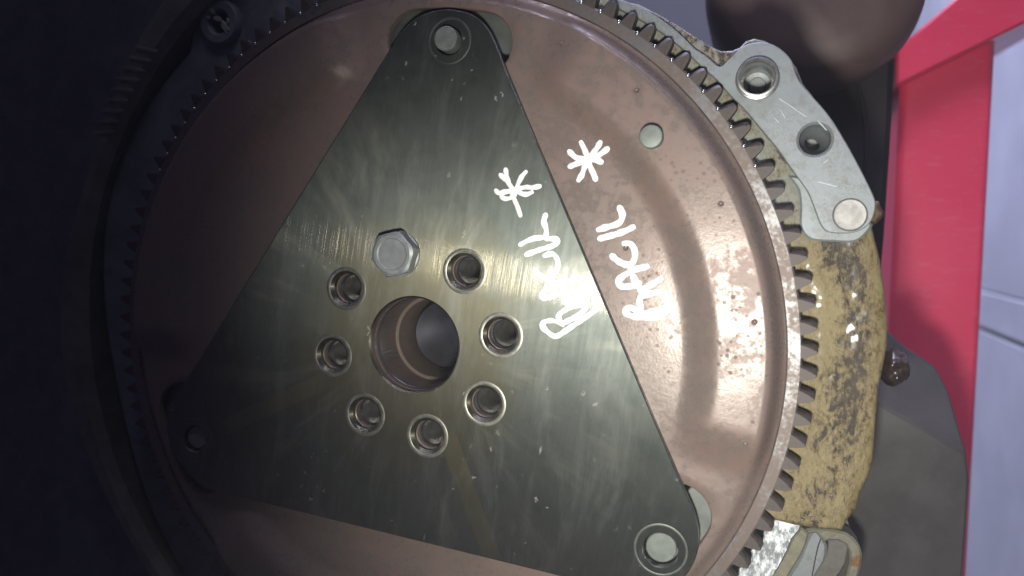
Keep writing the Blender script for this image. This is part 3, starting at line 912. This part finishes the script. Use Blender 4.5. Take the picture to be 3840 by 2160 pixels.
# hand-painted marks
MARKS = {
    'p_ast': [[(36.2, 65.7), (37.6, 64.4), (38.7, 63.4), (40.4, 61.1), (41.4, 59.8)], [(38.1, 67.6), (38.5, 65.5), (39.3, 63.2)], [(45.8, 66.6), (44.4, 65.1), (43.2, 62.9), (42.2, 60.6), (41.4, 58.2), (40.2, 57.3), (38.3, 56.9), (36.8, 57.4), (36.5, 58.5)], [(34.4, 59.9), (35.4, 59.1), (38.0, 59.5), (39.9, 59.8), (42.8, 60.5), (46.1, 61.1), (48.4, 60.9), (51.1, 61.3)], [(42.8, 59.6), (44.7, 58.6), (46.5, 58.5), (48.1, 59.1)], [(40.6, 58.7), (41.6, 56.4), (42.8, 53.7), (43.8, 50.8)]],
    'p_K': [[(53.5, 50.6), (52.9, 48.3), (53.8, 45.4), (53.6, 43.1), (52.1, 42.4), (49.2, 42.1), (46.2, 41.0), (44.1, 39.9)], [(54.1, 42.0), (57.6, 41.8), (58.0, 40.7), (56.1, 39.3), (51.2, 37.8), (46.4, 36.1)]],
    'p_C': [[(53.4, 35.8), (56.1, 36.4), (57.8, 34.9), (58.3, 32.1), (57.5, 29.7), (55.6, 27.7), (53.2, 27.2), (51.2, 28.6), (49.8, 30.2)]],
    'p_A': [[(67.8, 27.2), (64.9, 26.9), (60.1, 25.9), (55.2, 23.9), (52.3, 21.4), (52.5, 20.1), (55.2, 20.2), (58.6, 21.5), (63.0, 22.2), (67.1, 22.7)], [(55.1, 29.7), (56.4, 26.8), (57.0, 23.5), (57.6, 21.6)]],
    'p_B': [[(67.1, 22.6), (67.4, 21.3), (64.0, 19.8), (60.8, 18.7), (62.5, 18.2), (65.9, 19.0), (69.2, 18.7), (69.3, 17.1), (67.4, 14.9), (65.0, 13.1), (61.1, 11.0)], [(68.8, 17.5), (65.0, 17.3), (61.1, 15.6), (58.7, 13.4), (59.6, 11.0), (60.9, 9.9), (58.2, 11.2), (54.7, 11.4), (52.5, 10.2), (53.2, 8.3), (56.2, 6.0), (58.2, 5.8), (61.1, 7.7), (66.0, 11.2), (70.8, 14.6), (73.1, 16.6)]],
    'f_ast': [[(66.2, 77.0), (67.4, 74.6), (68.5, 71.7), (69.7, 68.1), (70.8, 65.7), (71.5, 63.9)], [(73.1, 76.8), (71.9, 74.9), (70.1, 72.8), (68.5, 71.0), (67.4, 68.2), (66.5, 65.6), (65.4, 63.8)], [(75.8, 74.5), (73.7, 73.1), (71.5, 71.8), (68.5, 70.8), (65.1, 69.8), (62.2, 68.7)], [(61.9, 73.9), (63.8, 72.1), (66.0, 71.3), (68.8, 71.1), (71.5, 70.9), (73.4, 70.0)]],
    'f_K': [[(80.6, 53.1), (81.5, 51.0), (81.1, 48.7), (79.5, 47.3), (76.1, 46.3), (73.1, 45.4)], [(85.3, 46.1), (82.3, 44.7), (78.1, 43.3), (73.6, 42.1)]],
    'f_C': [[(82.6, 40.2), (84.7, 40.0), (86.1, 37.9), (86.2, 35.1), (85.2, 33.0), (83.4, 32.5), (80.5, 33.6), (78.1, 35.5)]],
    'f_A': [[(90.4, 31.9), (86.7, 30.9), (82.9, 29.0), (80.6, 27.0), (80.4, 25.4), (82.0, 24.5), (85.3, 24.8), (87.7, 25.8)], [(85.8, 28.1), (87.0, 25.7), (88.6, 23.4)], [(95.5, 27.5), (92.3, 25.4), (88.6, 23.2)]],
    'f_B': [[(88.6, 21.1), (91.4, 22.0), (95.6, 22.6), (97.9, 20.4), (99.3, 17.6), (97.1, 15.2), (94.8, 13.7), (90.6, 13.5), (86.4, 13.5), (83.3, 14.8), (83.6, 16.5), (85.4, 16.7), (87.8, 15.4)], [(88.6, 21.1), (88.0, 18.7), (88.7, 16.8), (87.9, 14.9)], [(88.7, 14.5), (93.4, 15.6), (97.5, 17.1)]],
}
flat0 = lambda u, v: 0.0
for pre, par, hf, word in (('p', plate, flat0, 'the brushed plate'), ('f', flex, flex_h, 'the brown disc')):
    for ch in 'BACK':
        V, F = ribbon(MARKS[pre + '_' + ch], 2.1 if pre == 'p' else 2.35, hf)
        part('painted_letter', par, V, F, MARK, 'hand painted white letter %s on %s' % (ch, word), sharp=60)
    V, F = ribbon(MARKS[pre + '_ast'], 1.85 if pre == 'p' else 2.15, hf)
    part('painted_asterisk', par, V, F, MARK, 'hand painted white asterisk on ' + word, sharp=60)

# --------------------------------------------------------------------------
# the one bolt left in
# --------------------------------------------------------------------------
bc = hc[7]
bolt = thing('hex_bolt', 'dull zinc hex bolt left in the brushed plate above the centre hole', 'bolt', (bc[0], bc[1], 0))
V, F = lathe([(8.9, 0.0), (8.9, 1.0), (8.3, 1.5), (7.6, 1.6)], *bc, seg=48, cap_first=True, cap_last=True)
part('flange', bolt, V, F, ZINC)
V = []; F = []
rot0 = R_(12.0); RC = 9.5; hb = 7.0
N = 48
def hexr(a):
    a = (a - rot0) % (math.pi / 3) - math.pi / 6
    return RC * math.cos(math.pi / 6) / math.cos(a)
rows = [(1.4, lambda a: hexr(a)), (hb - 1.5, lambda a: hexr(a)), (hb - 0.6, lambda a: min(hexr(a), 8.75)), (hb, lambda a: 7.5), (hb, lambda a: 6.3), (hb - 0.35, lambda a: 5.8), (hb - 0.4, lambda a: 0.02)]
for z, fr in rows:
    for i in range(N):
        a = 2 * math.pi * i / N + rot0
        r = fr(a); V.append((bc[0] + r * math.cos(a), bc[1] + r * math.sin(a), z))
for k in range(len(rows) - 1):
    for i in range(N):
        j = (i + 1) % N
        F.append((k * N + i, k * N + j, (k + 1) * N + j, (k + 1) * N + i))
part('head', bolt, V, F, ZINC, 'hexagonal bolt head with a shallow round dish', sharp=24)
V, F = lathe([(4.7, 0.2), (4.7, -20), (0.01, -20)], *bc, seg=24)
part('shank', bolt, V, F, THREAD)

# --------------------------------------------------------------------------
# things behind the engine end
# --------------------------------------------------------------------------
pan = thing('oil_pan', 'grey brown steel oil pan with a slanted upper facet behind the oily casting', 'oil pan', (190, -60, -90))
P = {'a': (150, 22, -98), 'b': (182, 4.0, -98), 'c': (193.2, -6.8, -96), 'd': (204.4, -14.2, -94), 'e': (208.6, -24, -88), 'f': (212, -45.5, -70),
     'g': (192.4, -34, -69), 'h': (176, -25, -68), 'i': (150, -10, -66), 'j': (213.4, -56, -70), 'k': (213.2, -76, -71), 'l': (212.9, -98, -72), 'm': (212, -140, -74), 'n': (140, -140, -72)}
order = list(P)
V = [P[k] for k in order]
ix = {k: i for i, k in enumerate(order)}
front = [('a', 'i', 'h', 'b'), ('b', 'h', 'g', 'c'), ('c', 'g', 'd'), ('d', 'g', 'f', 'e'), ('i', 'n', 'm', 'l', 'k', 'j', 'f', 'g', 'h')]
F = [tuple(ix[k] for k in f) for f in front]
n0 = len(V)
rim = ['a', 'b', 'c', 'd', 'e', 'f', 'j', 'k', 'l', 'm', 'n', 'i']
V += [(P[k][0] - 2, P[k][1], -190) for k in rim]
for i in range(len(rim)):
    j = (i + 1) % len(rim)
    F.append((ix[rim[i]], ix[rim[j]], n0 + j, n0 + i))
F.append(tuple(n0 + i for i in range(len(rim))))
bevel(part('pan_body', pan, V, F, PAN, sharp=20), 1.2, 2)
lump = thing('oil_sludge_lump', 'glossy dark brown lump of baked oil between the casting and the pan', 'sludge', (179, -6, -40))
V = []; F = []
bm = bmesh.new(); bmesh.ops.create_icosphere(bm, subdivisions=4, radius=1.0)
for vv in bm.verts:
    c = vv.co
    k = 1 + 0.30 * mnoise.fractal(c * 1.3 + Vector((3, 1, 7)), 0.9, 2.0, 3)
    V.append((179.6 + c.x * 5.4 * k, -6.6 + c.y * 6.6 * k, -41 + c.z * 9 * k))
F = [tuple(x.index for x in f.verts) for f in bm.faces]
bm.free()
part('lump_body', lump, V, F, TAR, sharp=180)

can = thing('round_canister', 'dark brown round canister with domed end behind the dowel boss', 'canister', (152, 166, -150))
V, F = lathe([(52.5, -260), (52.5, -150), (51.5, -141), (48, -133), (41, -128.5), (30, -126.5), (14, -125.5), (0.01, -125.4)], 153.5, 166, seg=72)
part('canister_body', can, V, F, RUBBER, sharp=60)
brk = thing('dark_bracket', 'black bracket standing between the engine flange and the red beam', 'bracket', (175, 70, -120))
V, F = sheet(spline([(150, 150), (178, 148), (191, 140), (192.5, 110), (191.5, 70), (190.0, 30), (186, -6), (160, -4), (145, 60)], 4), (), -150.0, 60.0, 3.0)
part('bracket_web', brk, V, F, NEARBLACK)
V, F = ribbon([[(176, 118), (179.0, 106), (180.6, 92), (181.0, 76), (180.2, 62)]], 2.4, lambda u, v: -150.0, 1.2)  # low rib added to stand for a faint highlight line
part('bracket_glint_rib', brk, V, F, NEARBLACK)

stand = thing('engine_stand', 'glossy red steel engine stand beam with a diagonal arm above the pale floor', 'stand', (235, 60, -250))
# long beam
V = []; F = []
sec = [(-25, 0), (-22.5, 3.0), (22.5, 3.0), (25, 0), (25, -46), (-25, -46)]
a0, a1 = (229.5, -420.0), (236.2, 148.0)
d = Vector((a1[0] - a0[0], a1[1] - a0[1])).normalized(); nx = Vector((d.y, -d.x))
for p, k in ((a0, 0.0), (a1, 26.0)):
    for s, z in sec:
        V.append((p[0] + nx.x * s, p[1] + nx.y * s + k * (s + 25) / 50.0, -250 + z))
n = len(sec)
F = [(i, (i + 1) % n, n + (i + 1) % n, n + i) for i in range(n)] + [tuple(range(n)), tuple(n + i for i in reversed(range(n)))]
bevel(part('beam', stand, V, F, RED, 'red square beam'), 1.5)
V, F = sheet([(205.5, 129.5), (205.5, 150.9), (257, 197), (390, 309.7), (390, 232.8), (271.5, 161.5)], (), -230.0, 210.0, 1.5)
part('arm', stand, V, F, RED, 'red diagonal arm')
for u0, v0 in ((336, -395),):
    V, F = box((u0, v0, -273), (112, 18, 20))
    bevel(part('leg', stand, V, F, RED), 2)

# thin haze volume added to imitate the milky lens veil, lit by the torch
hm = bpy.data.materials.new('haze')
hm.use_nodes = True
ht = hm.node_tree
for nd in list(ht.nodes):
    if nd.type == 'BSDF_PRINCIPLED': ht.nodes.remove(nd)
pv = ht.nodes.new('ShaderNodeVolumePrincipled')
pv.inputs['Color'].default_value = (0.90, 0.91, 0.97, 1)
pv.inputs['Density'].default_value = 0.06
ht.links.new(pv.outputs[0], [k for k in ht.nodes if k.type == 'OUTPUT_MATERIAL'][0].inputs['Volume'])
hv = [(x, y, z) for z in (-1.0, 1.3) for x, y in ((-6.5, -2.0), (6.5, -2.0), (6.5, 9.5), (-6.5, 9.5))]
hme = bpy.data.meshes.new('haze')
hme.from_pydata(hv, [], [(3, 2, 1, 0), (4, 5, 6, 7), (0, 1, 5, 4), (1, 2, 6, 5), (2, 3, 7, 6), (3, 0, 4, 7)])
hme.materials.append(hm)
ho = bpy.data.objects.new('haze', hme)
COL.objects.link(ho)
ho['kind'] = 'stuff'
ho['label'] = 'thin pale haze added to imitate the lens veil'
ho['category'] = 'haze'

for o in COL.objects:
    if '_o' in o: del o['_o']
